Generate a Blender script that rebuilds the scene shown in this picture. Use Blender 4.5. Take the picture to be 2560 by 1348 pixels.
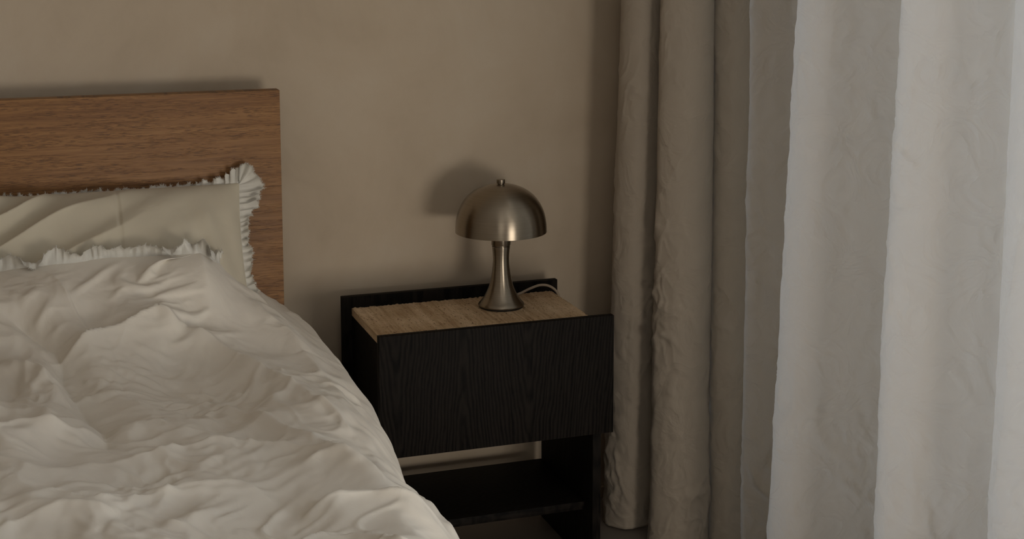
import bpy, bmesh, math, random, time
import numpy as np
from mathutils import Matrix, Vector

T0 = time.time()
random.seed(7)
rng = np.random.default_rng(11)
scene = bpy.context.scene
for o in list(bpy.data.objects):
    bpy.data.objects.remove(o, do_unlink=True)

# ------------------------------------------------------------------ camera
YAW, PITCH, ROLL = 0.3331, -0.1303, -0.0013
CAM = Vector((-0.6699, -3.0959, 1.3569))
fwd = Vector((math.sin(YAW) * math.cos(PITCH), math.cos(YAW) * math.cos(PITCH), math.sin(PITCH)))
rgt = Vector((math.cos(YAW), -math.sin(YAW), 0.0))
upv = rgt.cross(fwd)
r2 = rgt * math.cos(ROLL) + upv * math.sin(ROLL)
u2 = -rgt * math.sin(ROLL) + upv * math.cos(ROLL)
cam_data = bpy.data.cameras.new("camera")
cam_data.sensor_fit = 'HORIZONTAL'
cam_data.sensor_width = 36.0
cam_data.lens = 3680.66 / 2560.0 * 36.0
cam_data.shift_y = -(674.0 - 298.1) / 2560.0
cam_data.clip_start = 0.05
cam = bpy.data.objects.new("camera", cam_data)
scene.collection.objects.link(cam)
M = Matrix((r2, u2, -fwd)).transposed().to_4x4()
M.translation = CAM
cam.matrix_world = M
scene.camera = cam

# ------------------------------------------------------------------ world, lights, exposure
scene.view_settings.view_transform = 'Standard'
scene.view_settings.look = 'None'
scene.view_settings.gamma = 1.0
scene.view_settings.use_curve_mapping = False
scene.view_settings.exposure = 0.0
cy = scene.cycles
cy.max_bounces, cy.diffuse_bounces, cy.glossy_bounces = 4, 3, 2
cy.transmission_bounces, cy.transparent_max_bounces = 3, 4
cy.caustics_reflective = cy.caustics_refractive = False
cy.sample_clamp_indirect = 4.0
cy.use_light_tree = False
cy.adaptive_threshold = 0.08
world = bpy.data.worlds.new("world")
scene.world = world
world.use_nodes = True
world.node_tree.nodes["Background"].inputs[0].default_value = (0.75, 0.85, 1.0, 1)
world.node_tree.nodes["Background"].inputs[1].default_value = 0.25


def area(name, loc, target, sx, sy, power, col):
    l = bpy.data.lights.new(name, 'AREA')
    l.shape = 'RECTANGLE'
    l.size, l.size_y = sx, sy
    l.energy = power
    l.color = col
    o = bpy.data.objects.new(name, l)
    scene.collection.objects.link(o)
    o.location = loc
    d = Vector(target) - Vector(loc)
    o.rotation_euler = d.to_track_quat('-Z', 'Y').to_euler()
    return o


# low in-room light added for assumed floor bounce, right of and behind the camera
area("assumed_floor_bounce", (0.98, -4.2, 0.30), (0.1, -0.3, 0.75), 1.1, 0.8, 42.0, (1.0, 0.93, 0.84))
# daylight outside the curtained glass
area("window_daylight", (1.34, -1.71, 1.15), (0.0, -1.66, 1.08), 2.6, 2.2, 122.0, (0.83, 0.905, 1.0))
# added broad dim fill from behind the camera; the wall there has no window
area("added_front_fill", (-1.1, -5.22, 1.45), (-0.2, 0.0, 0.9), 1.7, 1.7, 10.0, (1.0, 0.93, 0.84))

# ------------------------------------------------------------------ noise (numpy)
_perm = np.random.default_rng(3).permutation(512).astype(np.int64)
_perm = np.concatenate([_perm, _perm, _perm])
_g = np.random.default_rng(4).normal(size=(512, 3))
_g /= np.linalg.norm(_g, axis=1)[:, None]


def pn(x, y, z=0.0):
    x, y, z = np.broadcast_arrays(np.asarray(x, float), np.asarray(y, float), np.asarray(z, float))
    xi, yi, zi = np.floor(x).astype(np.int64), np.floor(y).astype(np.int64), np.floor(z).astype(np.int64)
    xf, yf, zf = x - xi, y - yi, z - zi
    u, v, w = [t * t * t * (t * (t * 6 - 15) + 10) for t in (xf, yf, zf)]
    out = 0
    for dx in (0, 1):
        for dy in (0, 1):
            for dz in (0, 1):
                h = _perm[(_perm[(_perm[(xi + dx) & 511] + yi + dy) & 511] + zi + dz) & 511]
                g = _g[h]
                d = g[..., 0] * (xf - dx) + g[..., 1] * (yf - dy) + g[..., 2] * (zf - dz)
                out = out + d * (u if dx else 1 - u) * (v if dy else 1 - v) * (w if dz else 1 - w)
    return out * 1.4


def sstep(a, b, x):
    t = np.clip((x - a) / (b - a), 0, 1)
    return t * t * (3 - 2 * t)


# ------------------------------------------------------------------ object helpers
def link(o, parent=None):
    scene.collection.objects.link(o)
    if parent is not None:
        o.parent = parent
    return o


def tag(o, label=None, cat=None, group=None, kind=None):
    if label: o["label"] = label
    if cat: o["category"] = cat
    if group: o["group"] = group
    if kind: o["kind"] = kind
    return o


def empty(name, loc=(0, 0, 0)):
    o = bpy.data.objects.new(name, None)
    o.empty_display_size = 0.1
    o.location = loc
    scene.collection.objects.link(o)
    return o


def mesh_obj(name, verts, faces, mat, parent=None, smooth=True, sharp=None):
    me = bpy.data.meshes.new(name)
    me.from_pydata([tuple(map(float, v)) for v in verts], [], faces)
    me.materials.append(mat)
    if smooth:
        me.polygons.foreach_set("use_smooth", [True] * len(me.polygons))
        if sharp is not None:
            me.set_sharp_from_angle(angle=math.radians(sharp))
    me.update()
    o = bpy.data.objects.new(name, me)
    link(o, parent)
    if parent is not None:
        o.matrix_parent_inverse = Matrix.Translation(-Vector(parent.location))
    return o


def grid_obj(name, P, mat, parent=None, subsurf=0, closed_u=False):
    n, m = P.shape[:2]
    idx = np.arange(n * m).reshape(n, m)
    if closed_u:
        idx = np.concatenate([idx, idx[:1]], 0)
    f = np.stack([idx[:-1, :-1], idx[1:, :-1], idx[1:, 1:], idx[:-1, 1:]], -1).reshape(-1, 4)
    me = bpy.data.meshes.new(name)
    me.vertices.add(n * m)
    me.vertices.foreach_set("co", P.reshape(-1).astype(np.float32))
    me.loops.add(f.size)
    me.loops.foreach_set("vertex_index", f.reshape(-1).astype(np.int32))
    me.polygons.add(len(f))
    me.polygons.foreach_set("loop_start", np.arange(0, f.size, 4, dtype=np.int32))
    me.polygons.foreach_set("use_smooth", np.ones(len(f), dtype=bool))
    me.update(calc_edges=True)
    me.validate()
    me.materials.append(mat)
    o = bpy.data.objects.new(name, me)
    link(o, parent)
    if parent is not None:
        o.matrix_parent_inverse = Matrix.Translation(-Vector(parent.location))
    if subsurf:
        md = o.modifiers.new("smooth", 'SUBSURF')
        md.levels = subsurf
        md.render_levels = subsurf
    return o


def box(name, lo, hi, mat, parent=None, bevel=0.0, seg=2):
    lo, hi = Vector(lo), Vector(hi)
    bm = bmesh.new()
    bmesh.ops.create_cube(bm, size=1.0)
    for v in bm.verts:
        v.co = Vector((lo[i] + (v.co[i] + 0.5) * (hi[i] - lo[i]) for i in range(3)))
    if bevel:
        bmesh.ops.bevel(bm, geom=list(bm.edges), offset=bevel, segments=seg, profile=0.6, affect='EDGES')
    me = bpy.data.meshes.new(name)
    bm.to_mesh(me)
    bm.free()
    me.materials.append(mat)
    if bevel:
        me.polygons.foreach_set("use_smooth", [True] * len(me.polygons))
        me.set_sharp_from_angle(angle=math.radians(35))
    o = bpy.data.objects.new(name, me)
    link(o, parent)
    if parent is not None:
        o.matrix_parent_inverse = Matrix.Translation(-Vector(parent.location))
    return o


def lathe(name, prof, c, mat, parent=None, n=96):
    prof = np.array(prof)
    a = np.linspace(0, 2 * np.pi, n, endpoint=False)
    P = np.zeros((n, len(prof), 3))
    P[..., 0] = c[0] + np.cos(a)[:, None] * prof[None, :, 0]
    P[..., 1] = c[1] + np.sin(a)[:, None] * prof[None, :, 0]
    P[..., 2] = c[2] + prof[None, :, 1]
    o = grid_obj(name, P, mat, parent, closed_u=True)
    o.data.set_sharp_from_angle(angle=math.radians(40))
    return o


def catmull(pts, n):
    pts = np.array(pts, float)
    p = np.vstack([2 * pts[0] - pts[1], pts, 2 * pts[-1] - pts[-2]])
    seg = np.linalg.norm(np.diff(pts, axis=0), axis=1) ** 0.5
    t = np.concatenate([[0], np.cumsum(seg)])
    out = []
    k = len(pts)
    tt = np.concatenate([[t[0] - (t[1] - t[0])], t, [t[-1] + (t[-1] - t[-2])]])
    for s in np.linspace(t[0], t[-1] - 1e-9, n):
        i = int(np.searchsorted(t, s, side='right') - 1)
        i = min(max(i, 0), k - 2)
        t0, t1, t2, t3 = tt[i:i + 4]
        p0, p1, p2, p3 = p[i:i + 4]
        A1 = (t1 - s) / (t1 - t0) * p0 + (s - t0) / (t1 - t0) * p1
        A2 = (t2 - s) / (t2 - t1) * p1 + (s - t1) / (t2 - t1) * p2
        A3 = (t3 - s) / (t3 - t2) * p2 + (s - t2) / (t3 - t2) * p3
        B1 = (t2 - s) / (t2 - t0) * A1 + (s - t0) / (t2 - t0) * A2
        B2 = (t3 - s) / (t3 - t1) * A2 + (s - t1) / (t3 - t1) * A3
        out.append((t2 - s) / (t2 - t1) * B1 + (s - t1) / (t2 - t1) * B2)
    return np.array(out)


def tube(name, pts, r, mat, parent=None, n=120, k=12):
    P = catmull(pts, n)
    T = np.gradient(P, axis=0)
    T /= np.linalg.norm(T, axis=1)[:, None]
    N = np.cross(T, np.array([0.3, 0.2, 1.0]))
    N /= np.linalg.norm(N, axis=1)[:, None]
    B = np.cross(T, N)
    a = np.linspace(0, 2 * np.pi, k, endpoint=False)
    V = P[None] + r * (np.cos(a)[:, None, None] * N[None] + np.sin(a)[:, None, None] * B[None])
    return grid_obj(name, V, mat, parent, closed_u=True)


# ------------------------------------------------------------------ materials
class NT:
    def __init__(self, name):
        self.m = bpy.data.materials.new(name)
        self.m.use_nodes = True
        self.t = self.m.node_tree
        self.b = self.t.nodes["Principled BSDF"]
        self.out = self.t.nodes["Material Output"]

    def n(self, typ, **kw):
        nd = self.t.nodes.new(typ)
        for k, v in kw.items():
            if k in nd.inputs.keys():
                self.put(nd.inputs[k], v)
            else:
                setattr(nd, k, v)
        return nd

    def put(self, sock, v):
        if isinstance(v, bpy.types.NodeSocket):
            self.t.links.new(v, sock)
        else:
            sock.default_value = v

    def math(self, op, a, b=None, c=None):
        nd = self.t.nodes.new("ShaderNodeMath")
        nd.operation = op
        for i, v in enumerate((a, b, c)):
            if v is not None:
                self.put(nd.inputs[i], v)
        return nd.outputs[0]

    def coord(self, scale=(1, 1, 1), rot=(0, 0, 0), loc=(0, 0, 0)):
        tc = self.n("ShaderNodeTexCoord")
        mp = self.n("ShaderNodeMapping")
        self.t.links.new(tc.outputs["Object"], mp.inputs[0])
        mp.inputs["Scale"].default_value = scale
        mp.inputs["Rotation"].default_value = rot
        mp.inputs["Location"].default_value = loc
        return mp.outputs[0]

    def noise(self, vec, scale, detail=4, rough=0.55, dist=0.0):
        nd = self.n("ShaderNodeTexNoise")
        self.put(nd.inputs["Vector"], vec)
        nd.inputs["Scale"].default_value = scale
        nd.inputs["Detail"].default_value = detail
        nd.inputs["Roughness"].default_value = rough
        nd.inputs["Distortion"].default_value = dist
        return nd.outputs["Fac"]

    def ramp(self, fac, stops):
        nd = self.n("ShaderNodeValToRGB")
        self.put(nd.inputs[0], fac)
        e = nd.color_ramp.elements
        while len(e) < len(stops):
            e.new(0.5)
        for el, (p, c) in zip(e, stops):
            el.position = p
            el.color = (*c, 1) if len(c) == 3 else c
        return nd.outputs[0]

    def mix(self, fac, a, b, typ='MIX'):
        nd = self.n("ShaderNodeMix")
        nd.data_type = 'RGBA'
        nd.blend_type = typ
        self.put(nd.inputs[0], fac)
        self.put(nd.inputs[6], a)
        self.put(nd.inputs[7], b)
        return nd.outputs[2]

    def bump(self, h, strength=0.3, dist=0.01, normal=None):
        nd = self.n("ShaderNodeBump")
        self.put(nd.inputs["Height"], h)
        nd.inputs["Strength"].default_value = strength
        nd.inputs["Distance"].default_value = dist
        if normal is not None:
            self.put(nd.inputs["Normal"], normal)
        return nd.outputs[0]

    def set(self, **kw):
        for k, v in kw.items():
            self.put(self.b.inputs[k.replace("_", " ")], v)


def g3(v):
    return (v, v, v)


def mat_plaster():
    s = NT("limewash_plaster")
    c = s.coord()
    n1 = s.noise(c, 2.2, 5, 0.6, 0.8)
    n2 = s.noise(s.coord((1, 1, 0.6), loc=(3, 1, 2)), 7.0, 6, 0.65, 0.5)
    n3 = s.noise(c, 60, 4, 0.6)
    f = s.math('ADD', s.math('MULTIPLY', n1, 0.6), s.math('MULTIPLY', n2, 0.4))
    col = s.ramp(f, [(0.36, (0.455, 0.366, 0.265)), (0.5, (0.498, 0.405, 0.298)), (0.64, (0.528, 0.440, 0.332))])
    h = s.math('ADD', s.math('MULTIPLY', n2, 0.6), s.math('MULTIPLY', n3, 0.12))
    s.set(Base_Color=col, Roughness=0.75, Normal=s.bump(h, 0.25, 0.004))
    s.b.inputs["Specular IOR Level"].default_value = 0.25
    return s.m


def mat_paint(name, col, rough=0.8):
    s = NT(name)
    n = s.noise(s.coord(), 6, 4)
    s.set(Base_Color=s.ramp(n, [(0.3, tuple(x * 0.94 for x in col)), (0.7, tuple(min(1, x * 1.05) for x in col))]), Roughness=rough)
    return s.m


def mat_floor():
    s = NT("microcement_floor")
    n = s.noise(s.coord(), 3, 6, 0.6, 0.6)
    s.set(Base_Color=s.ramp(n, [(0.3, (0.17, 0.14, 0.115)), (0.7, (0.22, 0.185, 0.155))]), Roughness=0.55,
          Normal=s.bump(s.noise(s.coord(), 40, 4), 0.08, 0.004))
    return s.m


def mat_oak(name="oak_veneer", seed=0.0, tilt=0.0):
    s = NT(name)
    L = (seed, seed * 1.7, seed * 0.6)
    broad = s.noise(s.coord((0.7, 1, 9), (0, tilt, 0), L), 3.0, 5, 0.6, 0.5)
    streak = s.noise(s.coord((1.2, 1, 45), (0, tilt, 0), L), 4.0, 5, 0.62, 0.4)
    fine = s.noise(s.coord((6, 1, 190), (0, tilt, 0), L), 4.0, 3, 0.6, 0.1)
    pores = s.noise(s.coord((34, 1, 560), (0, tilt, 0), L), 1.6, 2, 0.5, 0.0)
    pmask = s.noise(s.coord((2.2, 1, 26), (0, tilt, 0), L), 3.0, 3, 0.6, 0.3)
    f = s.math('ADD', s.math('MULTIPLY', broad, 0.38), s.math('ADD', s.math('MULTIPLY', streak, 0.42), s.math('MULTIPLY', fine, 0.2)))
    col = s.ramp(f, [(0.36, (0.155, 0.064, 0.016)), (0.5, (0.240, 0.110, 0.031)), (0.64, (0.330, 0.164, 0.055))])
    p = s.math('MULTIPLY', s.ramp(pores, [(0.53, g3(0)), (0.60, g3(1))]), s.ramp(pmask, [(0.38, g3(0)), (0.56, g3(1))]))
    col = s.mix(s.math('MULTIPLY', p, 0.6), col, (0.055, 0.021, 0.007, 1))
    h = s.math('SUBTRACT', s.math('MULTIPLY', fine, 0.3), p)
    s.set(Base_Color=col, Roughness=0.48, Normal=s.bump(h, 0.25, 0.0012))
    s.b.inputs["Specular IOR Level"].default_value = 0.35
    return s.m


def mat_black_oak(name, axes, cathedral=True):
    """black stained oak; axes = (across-grain, along-grain) component names"""
    s = NT(name)
    tc = s.n("ShaderNodeTexCoord")
    sp = s.n("ShaderNodeSeparateXYZ")
    s.t.links.new(tc.outputs["Object"], sp.inputs[0])
    X, Z = sp.outputs[axes[0]], sp.outputs[axes[1]]
    wob = s.noise(s.coord((9, 9, 3.0)), 2.0, 4, 0.55)
    fine = s.noise(s.coord((160, 160, 6) if axes[1] == 'Z' else (6, 160, 160)), 1.0, 3, 0.6)
    if cathedral:
        def arm(x0):
            d = s.math('SUBTRACT', X, x0)
            return s.math('SQRT', s.math('ADD', s.math('MULTIPLY', d, d), 0.011 ** 2))
        d = s.math('SMOOTH_MIN', arm(0.036), arm(0.312), 0.05)
    else:
        d = X
    f = s.math('SUBTRACT', s.math('MULTIPLY', d, 140.0), s.math('MULTIPLY', Z, 13.0))
    f = s.math('ADD', f, s.math('MULTIPLY', wob, 3.6))
    f = s.math('ADD', f, s.math('MULTIPLY', fine, 0.9))
    st = s.math('ADD', s.math('MULTIPLY', s.math('SINE', s.math('MULTIPLY', f, 6.2832)), 0.5), 0.5)
    fmask = s.noise(s.coord((3, 3, 1)), 9, 2)
    v = s.math('ADD', s.math('MULTIPLY', st, 0.45), s.math('MULTIPLY', fine, 0.60))
    col = s.ramp(v, [(0.24, (0.0016, 0.0012, 0.0009)), (0.46, (0.0080, 0.0061, 0.0046)), (0.85, (0.0145, 0.0112, 0.0086))])
    s.set(Base_Color=col, Roughness=0.62, Normal=s.bump(v, 0.35, 0.0006))
    s.b.inputs["Specular IOR Level"].default_value = 0.09
    return s.m


def mat_travertine():
    s = NT("raw_travertine")
    vein = s.noise(s.coord((60, 2.4, 30), (0, 0, 0.06)), 1.6, 5, 0.66, 0.2)
    big = s.noise(s.coord((1, 1, 1)), 9, 4)
    pit = s.noise(s.coord((1, 0.5, 1)), 210, 3, 0.65)
    f = s.math('ADD', s.math('MULTIPLY', vein, 0.6), s.math('MULTIPLY', big, 0.4))
    col = s.ramp(f, [(0.36, (0.42, 0.27, 0.145)), (0.5, (0.62, 0.44, 0.265)), (0.64, (0.78, 0.59, 0.39))])
    pm = s.ramp(pit, [(0.60, g3(0)), (0.70, g3(1))])
    col = s.mix(s.math('MULTIPLY', pm, 0.8), col, (0.12, 0.06, 0.027, 1))
    s.set(Base_Color=col, Roughness=0.85, Normal=s.bump(s.math('SUBTRACT', vein, pm), 0.8, 0.003))
    s.b.inputs["Specular IOR Level"].default_value = 0.15
    return s.m


def mat_steel():
    s = NT("brushed_steel")
    n = s.noise(s.coord((3, 3, 700)), 1.5, 3, 0.6)
    tn = s.n("ShaderNodeTangent", direction_type='RADIAL', axis='Z')
    s.set(Base_Color=s.ramp(n, [(0.3, (0.27, 0.225, 0.17)), (0.7, (0.33, 0.28, 0.215))]), Metallic=1.0,
          Roughness=s.math('ADD', 0.25, s.math('MULTIPLY', n, 0.12)), Anisotropic=0.8, Anisotropic_Rotation=0.25, Tangent=tn.outputs[0])
    return s.m


def mat_cloth(name, col, rough=0.9, weave=900.0, crease=0.25, cscale=16.0, transl=0.0, tcol=None, cdist=0.004):
    s = NT(name)
    c = s.coord()
    w1 = s.noise(s.coord((weave, weave, weave)), 1.0, 1)
    cr = s.noise(c, cscale, 3, 0.55, 1.2)
    ridge = s.math('SUBTRACT', 1.0, s.math('ABSOLUTE', s.math('MULTIPLY', s.math('SUBTRACT', cr, 0.5), 5.0)))
    ridge = s.math('MAXIMUM', ridge, 0.0)
    colr = s.ramp(cr, [(0.3, tuple(x * 0.97 for x in col)), (0.7, tuple(min(1, x * 1.02) for x in col))])
    nb = s.bump(s.math('ADD', ridge, s.math('MULTIPLY', cr, 0.6)), crease, cdist)
    nb = s.bump(w1, 0.10, 0.0006, nb)
    s.set(Base_Color=colr, Roughness=rough, Normal=nb)
    s.b.inputs["Specular IOR Level"].default_value = 0.12
    s.b.inputs["Sheen Weight"].default_value = 0.12
    s.b.inputs["Sheen Roughness"].default_value = 0.6
    if transl:
        tr = s.n("ShaderNodeBsdfTranslucent")
        tr.inputs[0].default_value = (*(tcol or col), 1)
        s.t.links.new(nb, tr.inputs["Normal"])
        mx = s.n("ShaderNodeMixShader")
        mx.inputs[0].default_value = transl
        s.t.links.new(s.b.outputs[0], mx.inputs[1])
        s.t.links.new(tr.outputs[0], mx.inputs[2])
        s.t.links.new(mx.outputs[0], s.out.inputs[0])
    return s.m


def mat_simple(name, col, rough=0.6, metal=0.0):
    s = NT(name)
    n = s.noise(s.coord(), 25, 3)
    s.set(Base_Color=s.ramp(n, [(0.3, tuple(x * 0.92 for x in col)), (0.7, tuple(min(1, x * 1.06) for x in col))]), Roughness=rough, Metallic=metal)
    return s.m


def mat_glass():
    s = NT("window_glass")
    tr = s.n("ShaderNodeBsdfTransparent")
    gl = s.n("ShaderNodeBsdfGlossy")
    gl.inputs["Roughness"].default_value = 0.02
    mx = s.n("ShaderNodeMixShader")
    mx.inputs[0].default_value = 0.06
    s.t.links.new(tr.outputs[0], mx.inputs[1])
    s.t.links.new(gl.outputs[0], mx.inputs[2])
    s.t.links.new(mx.outputs[0], s.out.inputs[0])
    return s.m


PLASTER = mat_plaster()
ROOM = mat_paint("room_paint", (0.46, 0.39, 0.32))
FLOOR = mat_floor()
BLACK_FRONT = mat_black_oak("black_oak_front", ('X', 'Z'))
BLACK_V = mat_black_oak("black_oak_upright", ('Y', 'Z'), False)
BLACK_H = mat_black_oak("black_oak_level", ('Y', 'X'), False)
TRAV = mat_travertine()
STEEL = mat_steel()
DUVET = mat_cloth("washed_cotton_duvet", (0.78, 0.712, 0.605), crease=0.12, cscale=11)
PILLOW = mat_cloth("washed_cotton_pillow", (0.585, 0.52, 0.395), crease=0.08, cscale=9)
CURTAIN = mat_cloth("linen_curtain", (0.51, 0.43, 0.335), crease=0.35, cscale=13, transl=0.33, tcol=(0.79, 0.785, 0.76))
FRINGE = mat_cloth("frayed_cotton", (0.66, 0.63, 0.56), crease=0.05, cscale=60)
MATTRESS = mat_cloth("mattress_ticking", (0.7, 0.67, 0.62), crease=0.02)
RUBBER = mat_simple("black_rubber", (0.01, 0.009, 0.008), 0.6)
CORD = mat_simple("beige_cord", (0.36, 0.28, 0.2), 0.5)
FRAME = mat_simple("dark_window_frame", (0.03, 0.028, 0.026), 0.5)
GLASS = mat_glass()

# ------------------------------------------------------------------ room
YW, XR, XL, YF, ZC = 0.04, 1.10, -2.7, -5.3, 2.6


def struct(o):
    o["kind"] = "structure"
    return o


struct(box("floor", (XL - 0.1, YF - 0.1, -0.1), (XR + 0.6, YW + 0.1, 0.0), FLOOR))
struct(box("ceiling", (XL - 0.1, YF - 0.1, ZC), (XR + 0.1, YW + 0.1, ZC + 0.1), mat_paint("ceiling_paint", (0.74, 0.71, 0.66))))
struct(box("wall_back", (XL - 0.1, YW, 0.0), (XR + 0.1, YW + 0.1, ZC), PLASTER))
struct(box("wall_left", (XL - 0.1, YF, 0.0), (XL, YW, ZC), ROOM))
struct(box("wall_front", (XL - 0.1, YF - 0.1, 0.0), (XR + 0.1, YF, ZC), ROOM))
# right wall: a pier in the corner, a lintel and a far pier around the glazed opening
wr = struct(mesh_obj("wall_right", *(lambda bs: (
    [p for (lo, hi) in bs for p in [(lo[0], lo[1], lo[2]), (hi[0], lo[1], lo[2]), (hi[0], hi[1], lo[2]), (lo[0], hi[1], lo[2]),
                                    (lo[0], lo[1], hi[2]), (hi[0], lo[1], hi[2]), (hi[0], hi[1], hi[2]), (lo[0], hi[1], hi[2])]],
    [tuple(8 * k + i for i in f) for k in range(len(bs)) for f in ((3, 2, 1, 0), (4, 5, 6, 7), (0, 1, 5, 4), (1, 2, 6, 5), (2, 3, 7, 6), (3, 0, 4, 7))]
))([((XR, -0.38, 0), (XR + 0.1, YW, ZC)), ((XR, -4.3, 2.35), (XR + 0.1, -0.38, ZC)), ((XR, YF, 0), (XR + 0.1, -4.3, ZC))]), PLASTER, smooth=False))
win = empty("window_1", (XR + 0.05, -2.46, 0.0))
struct(win)
for (y0, y1) in ((-0.43, -0.38), (-2.49, -2.43), (-4.3, -4.25)):
    box("frame_upright", (XR + 0.02, y0, 0.0), (XR + 0.08, y1, 2.35), FRAME, win, 0.004)
for (z0, z1) in ((0.0, 0.05), (2.30, 2.35)):
    box("frame_rail", (XR + 0.02, -4.3, z0), (XR + 0.08, -0.38, z1), FRAME, win, 0.004)
for (y0, y1) in ((-2.43, -0.43), (-4.25, -2.49)):
    box("pane", (XR + 0.047, y0, 0.05), (XR + 0.053, y1, 2.30), GLASS, win)
struct(box("baseboard_back", (XL, YW - 0.012, 0.0), (XR, YW, 0.026), PLASTER, None, 0.002))

# ------------------------------------------------------------------ nightstand
ns = empty("nightstand", (0.25, -0.19, 0.0))
tag(ns, "black stained oak nightstand with a rough travertine top beside the bed", "nightstand")
H, TK, YB, YFR = 0.5585, 0.0165, -0.030, -0.360
box("back_panel", (0.0, YB, 0.30), (0.5, YB + TK, H), BLACK_V, ns, 0.0012)
fp = box("front_panel", (0.0, YFR, H - 0.2513), (0.5, YFR + TK, H), BLACK_FRONT, ns, 0.0014)
fp["label"] = "black front panel with cathedral wood grain"
for x0 in (0.021, 0.4612):
    box("side_panel", (x0, YFR + TK + 0.0005, 0.0), (x0 + 0.018, YB - 0.0005, 0.517), BLACK_V, ns, 0.001)
box("drawer_floor", (0.0395, YFR + TK + 0.0005, 0.325), (0.4607, YB - 0.0005, 0.338), BLACK_H, ns, 0.001)
box("shelf", (0.0395, -0.302, 0.122), (0.4607, YB - 0.001, 0.1395), BLACK_H, ns, 0.001)

# travertine slab: rough upper face with ribs and pits, sawn sides
nx, ny = 420, 280
x0, x1, y0, y1, zt, zb = 0.0205, 0.4835, YFR + TK + 0.001, YB - 0.003, 0.5345, 0.5178
gx, gy = np.meshgrid(np.linspace(x0, x1, nx), np.linspace(y0, y1, ny), indexing='ij')
rot = gx + 0.05 * gy
rib = pn(rot * 110, gy * 5) * 0.6 + pn(rot * 260, gy * 9, 3) * 0.5
pits = np.minimum(0, 0.22 - np.abs(pn(gx * 70, gy * 48, 1)) - 0.22 + 0 * gx)
dens = sstep(0.0, 0.5, pn(gx * 9, gy * 7, 9) + 0.15 + 0.5 * sstep(0.33, 0.47, gx))
pit = sstep(0.26, 0.6, pn(gx * 150, gy * 85, 5)) * dens
pit2 = sstep(0.3, 0.6, pn(gx * 300, gy * 190, 7))
zz = zt + 0.0013 * rib - 0.0034 * pit - 0.0022 * pit2
edge_n = pn(gx * 160, gy * 160, 11) * 0.0012
zz += np.where((gy > y1 - 0.004), edge_n * 1.5 - 0.0006, 0) + np.where(gx > x1 - 0.003, edge_n - 0.0006, 0)
Pt = np.stack([gx, gy, zz], -1)
# skirt down the four sides
top_idx = np.arange(nx * ny).reshape(nx, ny)
ring = list(top_idx[:, 0]) + list(top_idx[-1, 1:]) + list(top_idx[::-1, -1][1:]) + list(top_idx[0, ::-1][1:-1])
V = Pt.reshape(-1, 3)
low = V[ring].copy()
low[:, 2] = zb
V2 = np.vstack([V, low])
F = np.stack([top_idx[:-1, :-1], top_idx[1:, :-1], top_idx[1:, 1:], top_idx[:-1, 1:]], -1).reshape(-1, 4).tolist()
nb_, nr = nx * ny, len(ring)
for i in range(nr):
    j = (i + 1) % nr
    F.append([int(ring[i]), nb_ + i, nb_ + j, int(ring[j])])
F.append([nb_ + i for i in range(nr)][::-1])
tv = mesh_obj("stone_top", V2, F, TRAV, ns, smooth=True, sharp=50)
tv["label"] = "beige pitted travertine slab"

# ------------------------------------------------------------------ lamp
LC = (0.3313, -0.1283, 0.5352)
lamp = empty("table_lamp", LC)
tag(lamp, "brushed metal mushroom table lamp with a domed shade on the nightstand", "lamp")
lathe("foot_pad", [(0.0, 0.0), (0.0475, 0.0), (0.0488, 0.0012), (0.0485, 0.0035), (0.0, 0.0035)], LC, RUBBER, lamp)
body = [(0.0, 0.003), (0.0480, 0.003), (0.0496, 0.0035), (0.0502, 0.005), (0.0498, 0.0066), (0.0445, 0.0125), (0.0398, 0.0185), (0.0355, 0.0255),
        (0.0318, 0.0330), (0.0281, 0.0415), (0.0250, 0.0510), (0.0222, 0.0630), (0.0199, 0.0760), (0.0183, 0.0890), (0.0176, 0.0990), (0.0174, 0.1060),
        (0.0178, 0.1160), (0.0187, 0.1260), (0.0196, 0.1325), (0.0196, 0.1340), (0.0185, 0.1342), (0.0, 0.1342)]
lathe("stem", body, LC, STEEL, lamp)
lathe("collar", [(0.0, 0.1343), (0.0172, 0.1343), (0.0172, 0.1364), (0.0203, 0.1366), (0.0209, 0.1375), (0.0210, 0.1700), (0.0200, 0.1710), (0.0, 0.1710)], LC, STEEL, lamp)
R_, Hd, z_r = 0.0992, 0.104, 0.1660
t = np.linspace(0, np.pi / 2, 48)
n_ = 2 / 2.3
pro = [(R_ * max(np.cos(a), 0) ** n_, z_r + Hd * np.sin(a) ** n_) for a in t]
pri = [((R_ - 0.0015) * max(np.cos(a), 0) ** n_, z_r + (Hd - 0.0015) * np.sin(a) ** n_) for a in t[::-1]]
pro[-1] = (0.0, z_r + Hd)
pri[0] = (0.0, z_r + Hd - 0.0015)
lathe("shade", pro[::-1] + pri[::-1], LC, STEEL, lamp, 160)
lathe("finial", [(0.0, 0.268), (0.0065, 0.268), (0.0065, 0.2716), (0.0088, 0.2718), (0.0091, 0.2725), (0.0091, 0.2800), (0.0085, 0.2806), (0.0, 0.2806)], LC, STEEL, lamp)
lathe("bulb", [(0.0, 0.171), (0.012, 0.171), (0.012, 0.190), (0.022, 0.212), (0.0235, 0.226), (0.018, 0.241), (0.0, 0.247)], LC, mat_simple("opal_bulb", (0.8, 0.78, 0.72), 0.3), lamp, 48)
tube("power_cord", [(0.353, -0.092, 0.5395), (0.366, -0.079, 0.5405), (0.395, -0.068, 0.5432), (0.425, -0.062, 0.5520), (0.447, -0.060, 0.5565), (0.468, -0.060, 0.5530),
                    (0.485, -0.062, 0.5400), (0.4925, -0.064, 0.520), (0.494, -0.062, 0.47), (0.492, -0.05, 0.40), (0.490, -0.035, 0.28), (0.489, -0.02, 0.12), (0.488, 0.0, 0.035), (0.49, 0.015, 0.0045), (0.60, 0.02, 0.0035)], 0.0029, CORD, lamp, 200)

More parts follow.
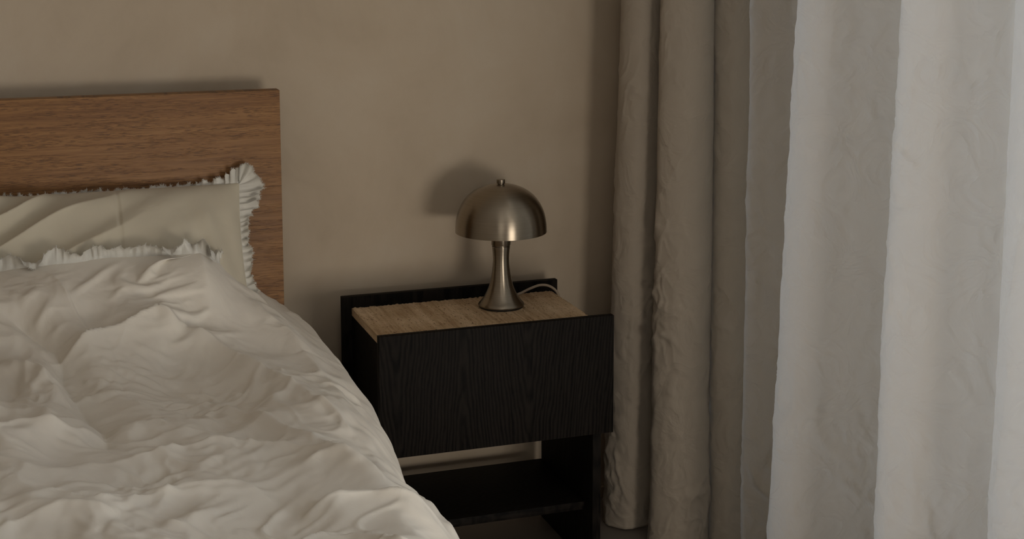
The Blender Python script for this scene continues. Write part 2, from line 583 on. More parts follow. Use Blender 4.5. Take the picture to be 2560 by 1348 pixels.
# ------------------------------------------------------------------ bed: headboard, base, mattress
bed = empty("bed", (-0.93, -1.05, 0.0))
tag(bed, "oak bed with a tall plain headboard against the plaster wall", "bed")
HX, HY, HT, HZ = -0.128, -0.070, 0.040, 1.023
hb = box("headboard", (-1.732, HY + 0.002, 0.10), (HX - 0.0045, HY + HT, HZ - 0.0025), mat_oak("oak_core", 4.2), bed, 0.001)
hb["label"] = "oak headboard of horizontal veneered boards"
zs = [0.10, 0.42, 0.655, 0.8455, HZ - 0.0025]
for i in range(4):
    b = box("board", (-1.7315, HY, zs[i] + 0.0002), (HX - 0.0040, HY + 0.008, zs[i + 1] - 0.0002), mat_oak("oak_board", 2.3 * i + 1.1, (0.0, 0.0, -0.10, 0.0)[i]), hb, 0.0004)
    b.parent = hb
    b.matrix_parent_inverse = Matrix.Translation(-Vector(bed.location))
band = box("edge_band", (HX - 0.0038, HY - 0.0001, 0.10), (HX, HY + HT, HZ), mat_oak("oak_edge", 8.8), hb, 0.0012)
band.matrix_parent_inverse = Matrix.Translation(-Vector(bed.location))
band = box("edge_band", (-1.732, HY - 0.0001, HZ - 0.0022), (HX - 0.0040, HY + HT, HZ), bpy.data.materials["oak_edge"], hb, 0.0008)
band.matrix_parent_inverse = Matrix.Translation(-Vector(bed.location))
box("bed_base", (-1.71, -2.08, 0.10), (-0.17, -0.071, 0.30), mat_oak("oak_base", 6.0), bed, 0.004)
for lx in (-1.64, -0.30):
    for ly in (-1.98, -0.20):
        box("leg", (lx, ly, 0.0), (lx + 0.06, ly + 0.06, 0.0995), bpy.data.materials["oak_base"], bed, 0.003)
box("mattress", (-1.70, -2.07, 0.3005), (-0.20, -0.074, 0.495), MATTRESS, bed, 0.035, 4)

# ------------------------------------------------------------------ duvet: cloth relaxed over a lumpy support
def seg_ridge(X, Y, pts, amp, w1, w2, sharp=0.0):
    """ridge along a polyline; w1 is its width on the left of the line's direction, w2 on the right"""
    best = np.full(X.shape, 1e9)
    side = np.zeros(X.shape)
    fade = np.zeros(X.shape)
    n = len(pts) - 1
    for i in range(n):
        ax, ay = pts[i]
        bx, by = pts[i + 1]
        dx, dy = bx - ax, by - ay
        L2 = dx * dx + dy * dy
        tt = np.clip(((X - ax) * dx + (Y - ay) * dy) / L2, 0, 1)
        ex, ey = X - (ax + tt * dx), Y - (ay + tt * dy)
        d2 = ex * ex + ey * ey
        cr = dx * ey - dy * ex
        m = d2 < best
        best = np.where(m, d2, best)
        side = np.where(m, cr, side)
        fade = np.where(m, (i + tt) / n, fade)
    w = np.where(side > 0, w1, w2)
    env = np.clip(np.minimum(fade, 1 - fade) * 5 + 0.15, 0, 1)
    if sharp:
        return amp * np.exp(-np.sqrt(best) / sharp) * env
    return amp * np.exp(-best / (w * w)) * env


RIDGES = [
    # points, height, width left of line, width right of line
    ([(-0.86, -0.10), (-0.725, -0.20), (-0.653, -0.27), (-0.594, -0.40), (-0.557, -0.52)], 0.040, 0.022, 0.055),
    ([(-0.80, -0.16), (-0.64, -0.30), (-0.577, -0.44), (-0.515, -0.56)], -0.030, 0.030, 0.030),
    ([(-0.62, -0.585), (-0.507, -0.535), (-0.435, -0.495), (-0.395, -0.52)], 0.060, 0.060, 0.085),
    ([(-0.405, -0.50), (-0.345, -0.545), (-0.281, -0.66), (-0.23, -0.80), (-0.184, -0.985)], 0.030, 0.045, 0.030),
    ([(-0.396, -0.728), (-0.344, -0.814), (-0.298, -0.945), (-0.248, -1.058), (-0.22, -1.139)], 0.026, 0.050, 0.020),
    ([(-0.573, -1.049), (-0.484, -1.024), (-0.41, -1.001), (-0.362, -1.007), (-0.307, -1.03), (-0.256, -1.092), (-0.215, -1.191)], 0.022, 0.018, 0.055),
    ([(-0.70, -0.44), (-0.659, -0.470), (-0.608, -0.540), (-0.599, -0.645), (-0.572, -0.787), (-0.551, -0.876), (-0.553, -0.97)], -0.034, 0.032, 0.022),
    ([(-0.75, -0.98), (-0.677, -0.917), (-0.644, -0.916), (-0.60, -0.922)], 0.030, 0.022, 0.050),
    ([(-0.381, -1.407), (-0.357, -1.379), (-0.324, -1.351), (-0.281, -1.356), (-0.257, -1.384), (-0.242, -1.43), (-0.231, -1.494)], 0.026, 0.020, 0.050),
    ([(-0.33, -1.26), (-0.281, -1.250), (-0.228, -1.250), (-0.192, -1.262), (-0.12, -1.28)], 0.036, 0.020, 0.060),
    ([(-0.308, -1.125), (-0.271, -1.112), (-0.239, -1.124), (-0.213, -1.159), (-0.190, -1.228)], 0.026, 0.020, 0.045),
    ([(-0.254, -0.361), (-0.198, -0.472), (-0.165, -0.7), (-0.150, -0.932)], 0.014, 0.020, 0.016),
    ([(-0.265, -0.151), (-0.191, -0.351), (-0.164, -0.596)], 0.012, 0.022, 0.016),
    ([(-0.60, -1.22), (-0.47, -1.16), (-0.392, -1.165), (-0.346, -1.21)], 0.020, 0.016, 0.040),
    ([(-0.74, -1.27), (-0.627, -1.22), (-0.555, -1.25)], 0.016, 0.022, 0.050),
    ([(-0.80, -0.62), (-0.70, -0.60), (-0.64, -0.66), (-0.60, -0.78)], 0.030, 0.040, 0.040),
    ([(-0.90, -0.85), (-0.80, -0.75), (-0.70, -0.78)], 0.030, 0.040, 0.040),
]


def hem_y(x):
    return -0.315 + 0.262 * sstep(-0.335, -0.165, x) + 0.012 * np.sin(x * 23)


def support(X, Y):
    z = 0.592 + 0.035 * sstep(-0.35, -0.75, X)
    over = sstep(-0.62, -0.32, Y) * sstep(-0.14, -0.34, X)
    z = z + 0.118 * over
    z = z - 0.010 * sstep(-0.25, -0.05, Y) * sstep(-0.4, -0.2, X)
    wx, wy = X + 0.05 * pn(X * 5, Y * 5, 8.1), Y + 0.05 * pn(X * 5, Y * 5, 3.1)
    z = z + 0.010 * pn(X * 4.2, Y * 3.1, 0.3)
    top_ = sstep(-0.16, -0.26, X)
    z = z + top_ * (0.008 - 0.033 * np.abs(pn(wx * 4.4 + wy * 1.8, wy * 3.0 - wx * 1.5, 0.7)))
    z = z + top_ * (0.005 - 0.020 * np.abs(pn(wx * 10 - wy * 3.5, wy * 7.0 + wx * 3.5, 5.7)))
    side = sstep(-0.38, -0.24, X)
    z = z + side * (0.005 - 0.024 * np.abs(pn(wx * 13 + wy * 5.5, wy * 2.2, 2.7)) - 0.010 * np.abs(pn(wx * 30 + wy * 11, wy * 5, 9.7)))
    for p, a, w1, w2 in RIDGES:
        z = z + seg_ridge(X, Y, p, 0.46 * a, 0.9 * w1, 0.9 * w2)
    # the end turned over the pillow lies smooth
    m = sstep(0.17, 0.02, hem_y(X) - Y) * sstep(-0.20, -0.31, X)
    z = z * (1 - m) + m * (0.741 - 0.10 * np.maximum(0, -0.60 - X) - 0.8 * np.maximum(0, X + 0.335) - 0.25 * np.maximum(0, hem_y(X) - Y) + 0.004 * pn(X * 14, Y * 9, 6.6))
    # rounded right edge, then the hanging side
    bul = 0.012 * pn(Y * 5, 0.5) + 0.022 * np.exp(-((Y + 1.20) / 0.10) ** 2) - 0.014 * np.exp(-((Y + 1.04) / 0.07) ** 2)
    bul = bul - 0.012 + 0.046 * sstep(-1.15, -0.50, Y)
    s_ = (X - bul + 0.255) / 0.165
    sc_ = np.clip(s_, 0, 0.985)
    drop = 0.165 * (1 - np.sqrt(1 - sc_ ** 2)) + np.maximum(s_ - 0.985, 0) * 0.165 * 5.7
    z = z - drop
    # left edge and foot of the bed (outside the photograph)
    z = z - 0.5 * np.maximum(0, (-1.62 - X) / 0.13) ** 2 - 0.5 * np.maximum(0, (-1.98 - Y) / 0.13) ** 2
    return z


# grid step, iterations, slack along / across the bed, bending, slack noise scale, seed bumps
FRIC, GRAV, FOUND = 0.6, 0.000003, 0.0055
LEVELS = [(4, 140, 0.022, 0.026, 0.4, 3.0, 0.010, 7), (2, 200, 0.036, 0.050, 0.20, 5.0, 0.007, 16), (1, 90, 0.026, 0.036, 0.10, 7.0, 0.0030, 36)]


def make_duvet():
    h = 0.0062
    # arc length along a typical cross section gives evenly spaced columns
    xs = np.linspace(-1.74, -0.052, 4000)
    prof = support(xs, np.full_like(xs, -0.85))
    prof = np.convolve(np.pad(prof, 60, mode='edge'), np.ones(121) / 121, 'valid')
    al = np.concatenate([[0], np.cumsum(np.hypot(np.diff(xs), np.diff(prof)))])
    nu = int(al[-1] / h)
    ux = np.interp(np.linspace(0, al[-1], nu), al, xs)
    nv = int(1.78 / h)
    vv = np.linspace(0, 1, nv)
    X = np.repeat(ux[:, None], nv, 1)
    Y = hem_y(ux)[:, None] * (1 - vv)[None] + (-2.09) * vv[None]
    # smooth support lookup table
    tx = np.linspace(-1.80, 0.06, 620)
    ty = np.linspace(-2.16, 0.02, 700)
    TX, TY = np.meshgrid(tx, ty, indexing='ij')
    S = support(TX, TY).astype(np.float32)
    Gx, Gy = np.gradient(S, tx[1] - tx[0], ty[1] - ty[0])
    Gx, Gy = Gx.astype(np.float32), Gy.astype(np.float32)

    def look(px, py):
        fx = np.clip((px - tx[0]) / (tx[1] - tx[0]), 0, len(tx) - 1.001)
        fy = np.clip((py - ty[0]) / (ty[1] - ty[0]), 0, len(ty) - 1.001)
        ix, iy = fx.astype(np.int32), fy.astype(np.int32)
        ax, ay = fx - ix, fy - iy
        z = (S[ix, iy] * (1 - ax) + S[ix + 1, iy] * ax) * (1 - ay) + (S[ix, iy + 1] * (1 - ax) + S[ix + 1, iy + 1] * ax) * ay
        return z, Gx[ix, iy], Gy[ix, iy]

    def relax(P, R, iters, bend, hh):
        """position based relaxation; R = rest scale fields for the two directions"""
        P = P.astype(np.float32)
        PIN = P.copy()
        n, m = P.shape[:2]
        rest_u = R['u']
        rest_v = R['v']
        cons = []
        for k in (0, 1):
            cons.append(((slice(k, n - 1, 2), slice(None)), (slice(k + 1, n, 2), slice(None)), rest_u[k:n - 1:2, :], 1.0))
            cons.append(((slice(None), slice(k, m - 1, 2)), (slice(None), slice(k + 1, m, 2)), rest_v[:, k:m - 1:2], 1.0))
        dg = np.sqrt(rest_u[:, :-1] ** 2 + rest_v[:-1, :] ** 2) if False else np.sqrt(rest_u[:, :-1] ** 2 + rest_v[:-1, :] ** 2)
        for k in (0, 1):
            cons.append(((slice(k, n - 1, 2), slice(0, m - 1)), (slice(k + 1, n, 2), slice(1, m)), dg[k::2, :], 0.35))
            cons.append(((slice(k, n - 1, 2), slice(1, m)), (slice(k + 1, n, 2), slice(0, m - 1)), dg[k::2, :], 0.35))
        q = 3
        ru3 = rest_u[:-2] + rest_u[1:-1] + rest_u[2:]
        rv3 = rest_v[:, :-2] + rest_v[:, 1:-1] + rest_v[:, 2:]
        for k in range(0, 2 * q, q):
            sel = [i for i in range(n - q) if (i // q) % 2 == k // q]
            sel = np.array(sel)
            cons.append(((sel, slice(None)), (sel + q, slice(None)), ru3[sel], bend))
            sel = np.array([i for i in range(m - q) if (i // q) % 2 == k // q])
            cons.append(((slice(None), sel), (slice(None), sel + q), rv3[:, sel], bend))
        V = np.zeros_like(P)
        for it in range(iters):
            P0 = P.copy()
            P += V * 0.90
            P[..., 2] -= GRAV * hh / 0.0072
            for a, b, r, k in cons:
                pa, pb = P[a], P[b]
                d = pb - pa
                L = np.sqrt(np.einsum('ijk,ijk->ij', d, d)) + 1e-9
                d *= (0.5 * k * (L - r) / L)[..., None]
                P[a] = pa + d
                P[b] = pb - d
            z, gx_, gy_ = look(P[..., 0], P[..., 1])
            pen = z + 0.002 - P[..., 2]
            inv = 1.0 / (1 + gx_ * gx_ + gy_ * gy_)
            c = np.where(pen > 0, pen * inv, 0)
            P[..., 0] -= c * gx_
            P[..., 1] -= c * gy_
            P[..., 2] += c
            P[..., 2] += FOUND * np.where(pen > 0, 0, pen)
            touch = pen > -0.0005
            P[..., :2] = np.where(touch[..., None], P0[..., :2] + FRIC * (P[..., :2] - P0[..., :2]), P[..., :2])
            for e_ in ((0, slice(None)), (-1, slice(None)), (slice(None), 0), (slice(None), -1)):
                P[e_][..., :2] = PIN[e_][..., :2]
            V = P - P0
            sp = np.sqrt(np.einsum('ijk,ijk->ij', V, V))
            V *= np.minimum(1, 0.004 / (sp + 1e-9))[..., None]
        return P

    def rests(P, ev, eu, f, sd):
        base = np.linalg.norm(np.diff(P, axis=0), axis=2), np.linalg.norm(np.diff(P, axis=1), axis=2)
        x, y = P[..., 0], P[..., 1]
        slackv = 1 + ev * (0.12 + np.clip(3.2 * (pn(x * f, y * f, 1.5 + sd) - 0.02), 0, 1.5))
        slacku = 1 + eu * (0.12 + np.clip(3.2 * (pn(x * f, y * f, 7.5 + sd) - 0.02), 0, 1.5)) * sstep(-0.02, -0.28, x)
        calm = sstep(0.0, 0.10, hem_y(x) - y) * (0.45 + 0.55 * sstep(0.1, 0.4, hem_y(x) - y))
        slackv, slacku = 1 + (slackv - 1) * calm, 1 + (slacku - 1) * calm
        return {'u': (base[0] * slacku[:-1]).astype(np.float32), 'v': (base[1] * slackv[:, :-1]).astype(np.float32)}

    def resample(A, a_n, b_n):
        n, m = A.shape[:2]
        iu, iv = np.linspace(0, n - 1, a_n), np.linspace(0, m - 1, b_n)
        a = np.floor(iu).astype(int).clip(0, n - 2)
        f = (iu - a)[:, None, None]
        A = A[a] * (1 - f) + A[a + 1] * f
        b = np.floor(iv).astype(int).clip(0, m - 2)
        g = (iv - b)[None, :, None]
        return A[:, b] * (1 - g) + A[:, b + 1] * g

    XY = np.stack([X, Y], -1)
    P = None
    for lev, (q, iters, ev, eu, bend, f, seed_amp, seed_f) in enumerate(LEVELS):
        a_n, b_n = nu // q, nv // q
        if P is None:
            P = resample(XY, a_n, b_n)
            P = np.concatenate([P, look(P[..., 0], P[..., 1])[0][..., None] + 0.003], -1)
        else:
            P = resample(P, a_n, b_n)
        R = rests(P, ev, eu, f, lev * 3.3)
        P[..., 2] += seed_amp * (pn(P[..., 0] * seed_f, P[..., 1] * seed_f, 2.2 + lev) + 0.3)
        P = relax(P, R, iters, bend, h * q)
    # finer grid for the pressed creases
    P = resample(P, 2 * P.shape[0] - 1, 2 * P.shape[1] - 1)
    for _ in range(2):
        P[1:-1, 1:-1] = 0.5 * P[1:-1, 1:-1] + 0.125 * (P[:-2, 1:-1] + P[2:, 1:-1] + P[1:-1, :-2] + P[1:-1, 2:])
    x, y = P[..., 0], P[..., 1]
    hd = hem_y(x) - y
    # the turned-over end lies flat on the pillow
    k = sstep(0.0, 0.07, hd)
    zs0 = look(x, y)[0] + 0.003
    P[..., 2] = zs0 * (1 - k) + P[..., 2] * k
    wx, wy = x + 0.03 * pn(x * 8, y * 8, 1.1), y + 0.03 * pn(x * 8, y * 8, 2.1)
    mk = lambda f, sd, lo: np.clip(lo + 1.6 * pn(x * f, y * f, sd), 0, 1)
    tent = lambda n, w: np.maximum(0, 1 - np.abs(n) / w)
    fadeh = sstep(0.0, 0.05, hd) * (0.30 + 0.70 * sstep(0.08, 0.38, hd + 0.25 * sstep(-0.36, -0.2, x)))
    d = -0.020 * mk(3.5, 11.1, 0.38) * (np.abs(pn(wx * 10 + wy * 5, wy * 6 - wx * 4, 12.3)) - 0.2)
    d = d - 0.017 * mk(5.0, 13.1, 0.28) * (np.abs(pn(wx * 21 - wy * 10, wy * 13 + wx * 8, 14.3)) - 0.2)
    d = d - 0.008 * mk(6.0, 15.1, 0.22) * (np.abs(pn(wx * 42 + wy * 16, wy * 28 - wx * 10, 16.3)) - 0.2)
    d = d + 0.0042 * mk(4.0, 21.1, 0.20) * tent(pn(wx * 7 + wy * 6, wy * 5 - wx * 7, 22.3), 0.10)
    d = d + 0.0036 * mk(5.0, 23.1, 0.18) * tent(pn(wx * 13 - wy * 9, wy * 9 + wx * 6, 24.3), 0.13)
    d = d - 0.0030 * mk(5.0, 25.1, 0.15) * tent(pn(wx * 11 + wy * 3, wy * 11 - wx * 8, 26.3), 0.10)
    wob = 0.004 * pn(x * 18, y * 18, 17.1)
    e_ = np.zeros_like(x)
    for p, a, w1, w2 in RIDGES:
        e_ = e_ + seg_ridge(x + wob, y - wob, p, 0.30 * a, w1, w2, 0.010)
    P[..., 2] += d * fadeh + e_ * sstep(0.0, 0.05, hd)
    return P


t1 = time.time()
PD = make_duvet()
print("duvet", PD.shape, round(time.time() - t1, 1), "s")
duvet = grid_obj("duvet", PD, DUVET, None)
tag(duvet, "rumpled white cotton duvet with a frayed hem spread over the bed", "duvet")


def ruffle(name, E, OUT, NRM, width, amp, lam, parent, threads=400, tl=0.006, seed=1, curl=0.0):
    """frayed ruffle: a wavy ribbon along the edge points E, then short loose threads at its rim"""
    r = np.random.default_rng(seed)
    n = len(E)
    mid_ = E + OUT * (np.broadcast_to(width, (n,)) * 0.6)[:, None]
    s = np.concatenate([[0], np.cumsum(np.linalg.norm(np.diff(mid_, axis=0), axis=1))])
    k = 9
    ts = np.linspace(0, 1, k)
    ph = s / lam * 2 * np.pi + 7.0 * pn(s * 16, seed * 1.7) + 3.0 * pn(s * 45, seed * 2.7)
    amp = amp * (0.55 + 0.9 * np.clip(pn(s * 22, seed + 3.3) + 0.35, 0, 1))
    wv = np.sin(ph) + 0.6 * pn(s * 95, seed + 1.1) + 0.5 * pn(s * 210, seed + 2.1)
    T = np.gradient(E, axis=0)
    T /= np.linalg.norm(T, axis=1)[:, None] + 1e-9
    P = np.zeros((n, k, 3))
    for j, tt in enumerate(ts):
        w = width * (1 + 0.55 * pn(s * 24, seed + 5.0) + 0.25 * pn(s * 110, seed + 6.0)) * tt
        a = amp * tt ** 0.8 * (wv + 0.5 * pn(s * 90, tt * 3, seed))
        bend = curl * tt * tt * (0.5 + 1.3 * pn(s * 20, seed + 9.0))
        P[:, j] = E + OUT * (w * np.cos(bend))[:, None] + NRM * (a + w * np.sin(bend))[:, None] + T * (0.35 * amp * np.cos(ph * 1.1) * tt)[:, None]
    o = grid_obj(name, P, FRINGE, parent)
    o["label"] = "frayed ruffled edge"
    vs, fs = [], []
    for i in range(threads):
        q = r.uniform(0, n - 1.001)
        a = int(q)
        f = q - a
        b = P[a, -1] * (1 - f) + P[a + 1, -1] * f
        dirv = P[a, -1] - P[a, -3]
        dirv = dirv / (np.linalg.norm(dirv) + 1e-9) + r.normal(size=3) * 0.45
        dirv /= np.linalg.norm(dirv)
        L = tl * r.uniform(0.3, 1.3)
        sd = np.cross(dirv, r.normal(size=3))
        sd /= np.linalg.norm(sd) + 1e-9
        w = 0.00035 * r.uniform(0.6, 1.5)
        mid = b + dirv * L * 0.5 + r.normal(size=3) * L * 0.14
        tip = b + dirv * L + r.normal(size=3) * L * 0.22
        b = b - dirv * 0.001
        i0 = len(vs)
        sd2 = np.cross(dirv, sd)
        for c, ww in ((b, w), (mid, w * 0.8)):
            vs += [c + sd * ww, c - sd * ww * 0.5 + sd2 * ww, c - sd * ww * 0.5 - sd2 * ww]
        vs.append(tip)
        for e in range(3):
            g = (e + 1) % 3
            fs += [(i0 + e, i0 + g, i0 + 3 + g, i0 + 3 + e), (i0 + 3 + e, i0 + 3 + g, i0 + 6)]
    th = mesh_obj("loose_threads", vs, fs, FRINGE, parent, smooth=False)
    th["kind"] = "stuff"
    return o


# hem along the pillow end of the duvet
hemE = PD[:, 0]
keep = (hemE[:, 0] > -1.35) & (hemE[:, 0] < -0.27)
E = hemE[keep]
E = np.stack([np.interp(np.linspace(0, len(E) - 1, 1500), np.arange(len(E)), E[:, i]) for i in range(3)], -1)
out = np.tile(np.array([0.0, 0.55, 0.83]), (len(E), 1))
nrm = np.tile(np.array([0.0, -0.83, 0.55]), (len(E), 1))
wd = (0.023 + 0.007 * sstep(-0.40, -0.33, E[:, 0])) * (0.25 + 0.75 * sstep(-0.268, -0.29, E[:, 0]))
ruffle("frayed_hem", E + np.array([0, -0.001, -0.0005]), out, nrm, wd, 0.0048, 0.019, duvet, 1500, 0.004, 3, 1.9)

# ------------------------------------------------------------------ pillow leaning on the headboard
def make_pillow():
    nu, nv = 260, 150
    u = np.linspace(-1, 1, nu)[:, None]
    v = np.linspace(-1, 1, nv)[None]
    W, Hh, Th = 0.385, 0.215, 0.092
    # outline of a pillow: pulled-in sides, pointed corners
    ox = W * (1 - 0.035 * (1 - v ** 2))
    oy = Hh * (1 - 0.030 * (1 - u ** 2))
    U, Vv = np.broadcast_to(u * ox, (nu, nv)), np.broadcast_to(v * oy, (nu, nv))
    prof = np.clip((1 - np.abs(u) ** 2.6), 0, 1) ** 0.62 * np.clip((1 - np.abs(v) ** 2.4), 0, 1) ** 0.58
    cen = np.array([-0.610, -0.238, 0.673])
    ang = math.radians(49)
    B = np.array([0, math.cos(ang), math.sin(ang)])
    N = np.array([0, -math.sin(ang), math.cos(ang)])
    res = []
    for sgn in (1, -1):
        th = prof * Th * (1.0 if sgn > 0 else 0.75)
        if sgn > 0:
            # long soft folds running up to the right, deeper on the left half
            left = sstep(0.60, -0.05, u)
            d = (Vv * 0.9 - U * 0.62)
            fold = -0.024 * (np.abs(np.sin(d * 36 + 2.0 * pn(U * 5, Vv * 5, 2))) - 0.5) * left * sstep(-0.75, -0.1, v) + 0.012 * pn(d * 13, (U + Vv) * 3, 1.0) * left
            fold = fold + 0.006 * pn(d * 20, (U + Vv) * 4, 6.0)
            cr = -0.0035 * np.exp(-((U - 0.135 - 0.01 * Vv) / 0.0035) ** 2) * sstep(-0.6, 0.2, v)
            # tension folds into the right seam
            rt = 0.007 * np.sin(U * 95 + Vv * 22 + 2) * sstep(0.62, 0.95, u) * (1 - np.abs(v) ** 6)
            th = th + (fold + cr + rt) * np.clip(prof * 1.6, 0, 1)
        P = cen + U[..., None] * np.array([1.0, 0, 0]) + Vv[..., None] * B + sgn * th[..., None] * N
        # top edge sags a little between the corners
        res.append(P)
    return res, B, N


(PF, PB_), PB, PN = make_pillow()
pillow = empty("pillow", (-0.61, -0.24, 0.53))
tag(pillow, "cream cotton pillow with frayed ruffled edge leaning on the headboard", "pillow")
full = np.concatenate([PF, PB_[:, ::-1][:, 1:]], 1)
pc = grid_obj("pillow_cover", full, PILLOW, pillow)
# one ruffle runs along the top edge, fans round the corner and down the right edge
def dense(e, n):
    return np.stack([np.interp(np.linspace(0, len(e) - 1, n), np.arange(len(e)), e[:, i]) for i in range(3)], -1)


nT, nC, nR = 1300, 220, 750
eT, eR = dense(PF[:, -1], nT), dense(PF[-1, ::-1], nR)
uu, vv = np.linspace(-1, 1, nT), np.linspace(1, -1, nR)
back = PB * 0.35 + np.array([0, 0.75, -0.2])
upo = PB * 0.95 + np.array([0.10, 0.0, 0.05])
oT = back[None] * (1 - sstep(0.72, 0.95, uu))[:, None] + upo[None] * sstep(0.72, 0.95, uu)[:, None]
aC = np.linspace(0, 1, nC)[:, None]
oC = upo[None] * np.cos(aC * np.pi / 2) + np.array([1.0, 0, 0])[None] * np.sin(aC * np.pi / 2)
eC = PF[-1, -1][None] * (1 - aC) + eR[8][None] * aC
oR = np.tile(np.array([1.0, 0, 0]), (nR, 1))
E = np.concatenate([eT[:-8], eC, eR[9:]]) - 0.002 * np.concatenate([oT[:-8], oC, oR[9:]])
out = np.concatenate([oT[:-8], oC, oR[9:]])
out /= np.linalg.norm(out, axis=1)[:, None]
wd = np.concatenate([(0.014 + 0.010 * sstep(0.80, 1.0, uu))[:-8], 0.024 + 0.026 * np.linspace(0, 1, nC) ** 0.7, (0.017 + 0.033 * sstep(0.45, 0.97, vv) + 0.012 * sstep(-0.2, -0.9, vv))[9:]])
ruffle("frayed_edge", E, out, np.tile(PN, (len(E), 1)), wd, 0.0050, 0.017, pillow, 2600, 0.0042, 5, 0.6)

# ------------------------------------------------------------------ curtains
# plan points (x, y) near the floor, then the same points 1.2 m up
def curtain(name, bot, top, nE, seed, zlo, ztop=2.42, crump=1.0):
    A = catmull(bot, nE)
    B = catmull(top, nE)
    s = np.concatenate([[0], np.cumsum(np.linalg.norm(np.diff(A, axis=0), axis=1))])
    zs_ = np.concatenate([np.linspace(0, 1.35, 300), np.linspace(1.35, 1, 1)[1:], np.linspace(1.36, ztop, 60)])
    Tn = np.gradient(A, axis=0)
    Tn /= np.linalg.norm(Tn, axis=1)[:, None] + 1e-9
    Nn = np.stack([-Tn[:, 1], Tn[:, 0]], -1)
    P = np.zeros((nE, len(zs_), 3))
    S, Z = np.meshgrid(s, zs_, indexing='ij')
    q = (Z / 1.2)
    for i in range(2):
        P[..., i] = A[:, None, i] * (1 - q) + B[:, None, i] * q
    P[..., 2] = Z
    # soft vertical sway, then crumples that grow towards the floor
    d = 0.006 * pn(S * 5, Z * 1.3, seed) * (0.4 + 0.6 * sstep(1.3, 0.2, Z))
    wv = np.abs(pn(S * 11 + 2 * Z, Z * 6.5 - S * 5, seed + 2.0))
    wv2 = np.abs(pn(S * 26 - 5 * Z, Z * 15 + S * 7, seed + 4.0))
    wv3 = np.abs(pn(S * 40 + 14 * Z, Z * 30, seed + 6.0))
    mask = np.clip(0.35 + 0.9 * pn(S * 4, Z * 2.2, seed + 8.0), 0.05, 1)
    low = 0.22 + 0.78 * sstep(0.85, 0.15, Z)
    # fabric crumples most along the fold edges that stand out into the room
    cv = np.gradient(Tn, axis=0)
    cv = np.clip(cv[:, 0] / (np.gradient(s) + 1e-6), 0, 60)
    cv = np.convolve(np.pad(cv, 12, mode='edge'), np.ones(25) / 25, 'valid')
    low = np.maximum(low, (0.75 * np.clip(cv / 14, 0, 1))[:, None])
    tent = lambda n, w: np.maximum(0, 1 - np.abs(n) / w)
    mk2 = np.clip(0.30 + 1.4 * pn(S * 6, Z * 3.5, seed + 10.0), 0, 1)
    mk3 = np.clip(0.30 + 1.4 * pn(S * 7, Z * 5.0, seed + 12.0), 0, 1)
    d = d - crump * low * (mask * (0.0130 * (wv - 0.25) + 0.0085 * (wv2 - 0.25) + 0.0050 * (wv3 - 0.25))
                           + 0.0058 * mk2 * tent(pn(S * 9 + 6 * Z, Z * 4.5 - S * 5, seed + 14.0), 0.12)
                           + 0.0046 * mk3 * tent(pn(S * 19 - 11 * Z, Z * 10 + S * 9, seed + 16.0), 0.15)
                           + 0.0030 * mk2 * tent(pn(S * 34 + 16 * Z, Z * 22 - S * 9, seed + 18.0), 0.18))
    # stitched hem
    d = d + 0.0012 * np.exp(-((Z - 0.045) / 0.003) ** 2) * -1
    P[..., 0] += Nn[:, None, 0] * d
    P[..., 1] += Nn[:, None, 1] * d
    hemz = zlo + 0.006 * pn(s * 9, seed)
    P[..., 2] += hemz[:, None] * np.clip(1 - Z / 0.15, 0, 1)
    o = grid_obj(name, P, CURTAIN, None)
    md = o.modifiers.new("thick", 'SOLIDIFY')
    md.thickness = 0.0016
    md.offset = 0.0
    return o


bot1 = [(0.93, -0.015), (0.80, -0.030), (0.68, -0.040), (0.605, -0.075), (0.584, -0.128), (0.612, -0.172), (0.680, -0.172), (0.735, -0.180), (0.745, -0.200),
        (0.700, -0.216), (0.650, -0.232), (0.636, -0.262), (0.664, -0.300), (0.712, -0.316), (0.748, -0.306), (0.770, -0.270), (0.790, -0.215), (0.830, -0.175), (0.90, -0.16)]
top1 = [(0.93, -0.015), (0.80, -0.030), (0.70, -0.045), (0.634, -0.085), (0.616, -0.130), (0.640, -0.168), (0.695, -0.166), (0.745, -0.170), (0.755, -0.186),
        (0.715, -0.196), (0.672, -0.204), (0.664, -0.225), (0.690, -0.252), (0.732, -0.264), (0.765, -0.256), (0.786, -0.225), (0.806, -0.180), (0.840, -0.150), (0.90, -0.14)]
c1 = curtain("curtain", bot1, top1, 420, 1.3, 0.004)
tag(c1, "narrow shaded linen curtain gathered in the corner behind the nightstand", "curtain")
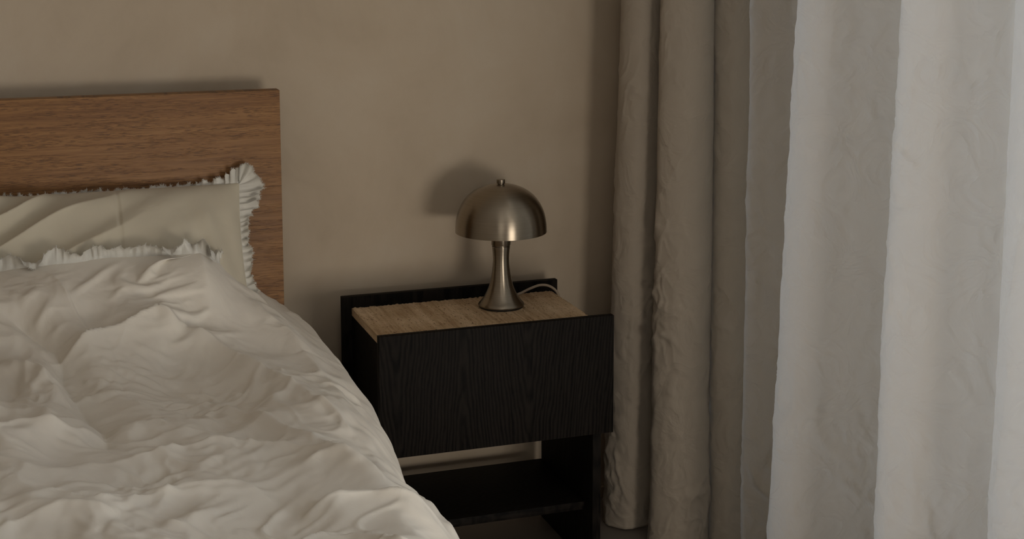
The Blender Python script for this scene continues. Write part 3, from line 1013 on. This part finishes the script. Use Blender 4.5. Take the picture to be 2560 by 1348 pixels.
bot2 = [(0.93, -0.205), (0.86, -0.200), (0.800, -0.235), (0.769, -0.283), (0.790, -0.318), (0.830, -0.322), (0.852, -0.328), (0.845, -0.345), (0.806, -0.358), (0.801, -0.375), (0.835, -0.398),
        (0.885, -0.425), (0.905, -0.475), (0.870, -0.545), (0.760, -0.595), (0.702, -0.648), (0.722, -0.705), (0.810, -0.750), (0.895, -0.785), (0.915, -0.840), (0.870, -0.885),
        (0.780, -0.925), (0.733, -0.972), (0.765, -1.030), (0.845, -1.070), (0.905, -1.100), (0.905, -1.145), (0.845, -1.180), (0.795, -1.200), (0.778, -1.240), (0.810, -1.300),
        (0.870, -1.340), (0.895, -1.400), (0.850, -1.450), (0.800, -1.490), (0.800, -1.550), (0.870, -1.600), (0.900, -1.660), (0.860, -1.710), (0.800, -1.750), (0.800, -1.820), (0.870, -1.870), (0.900, -1.930), (0.850, -1.980), (0.800, -2.030), (0.830, -2.100)]
top2 = [(0.93, -0.165), (0.87, -0.160), (0.815, -0.190), (0.786, -0.232), (0.808, -0.266), (0.848, -0.275), (0.868, -0.283), (0.862, -0.300), (0.826, -0.318), (0.821, -0.338), (0.852, -0.370),
        (0.895, -0.410), (0.912, -0.470), (0.885, -0.545), (0.790, -0.605), (0.737, -0.665), (0.757, -0.720), (0.830, -0.762), (0.900, -0.795), (0.918, -0.835), (0.880, -0.880),
        (0.810, -0.920), (0.764, -0.962), (0.795, -1.015), (0.860, -1.055), (0.910, -1.085), (0.910, -1.130), (0.865, -1.162), (0.822, -1.182), (0.808, -1.222), (0.835, -1.280),
        (0.885, -1.325), (0.905, -1.390), (0.870, -1.440), (0.825, -1.480), (0.825, -1.540), (0.885, -1.590), (0.910, -1.650), (0.870, -1.700), (0.825, -1.740), (0.825, -1.810), (0.880, -1.860), (0.910, -1.920), (0.860, -1.970), (0.820, -2.020), (0.850, -2.090)]
c2 = curtain("curtain", bot2, top2, 820, 5.1, 0.004, crump=0.8)
tag(c2, "wide pale linen curtain hanging in deep folds, glowing with window light", "curtain")
rail = box("trim_1", (0.85, -4.25, 2.425), (0.89, -0.01, 2.45), FRAME, None, 0.004)
struct(rail)

print("script", round(time.time() - T0, 1), "s")
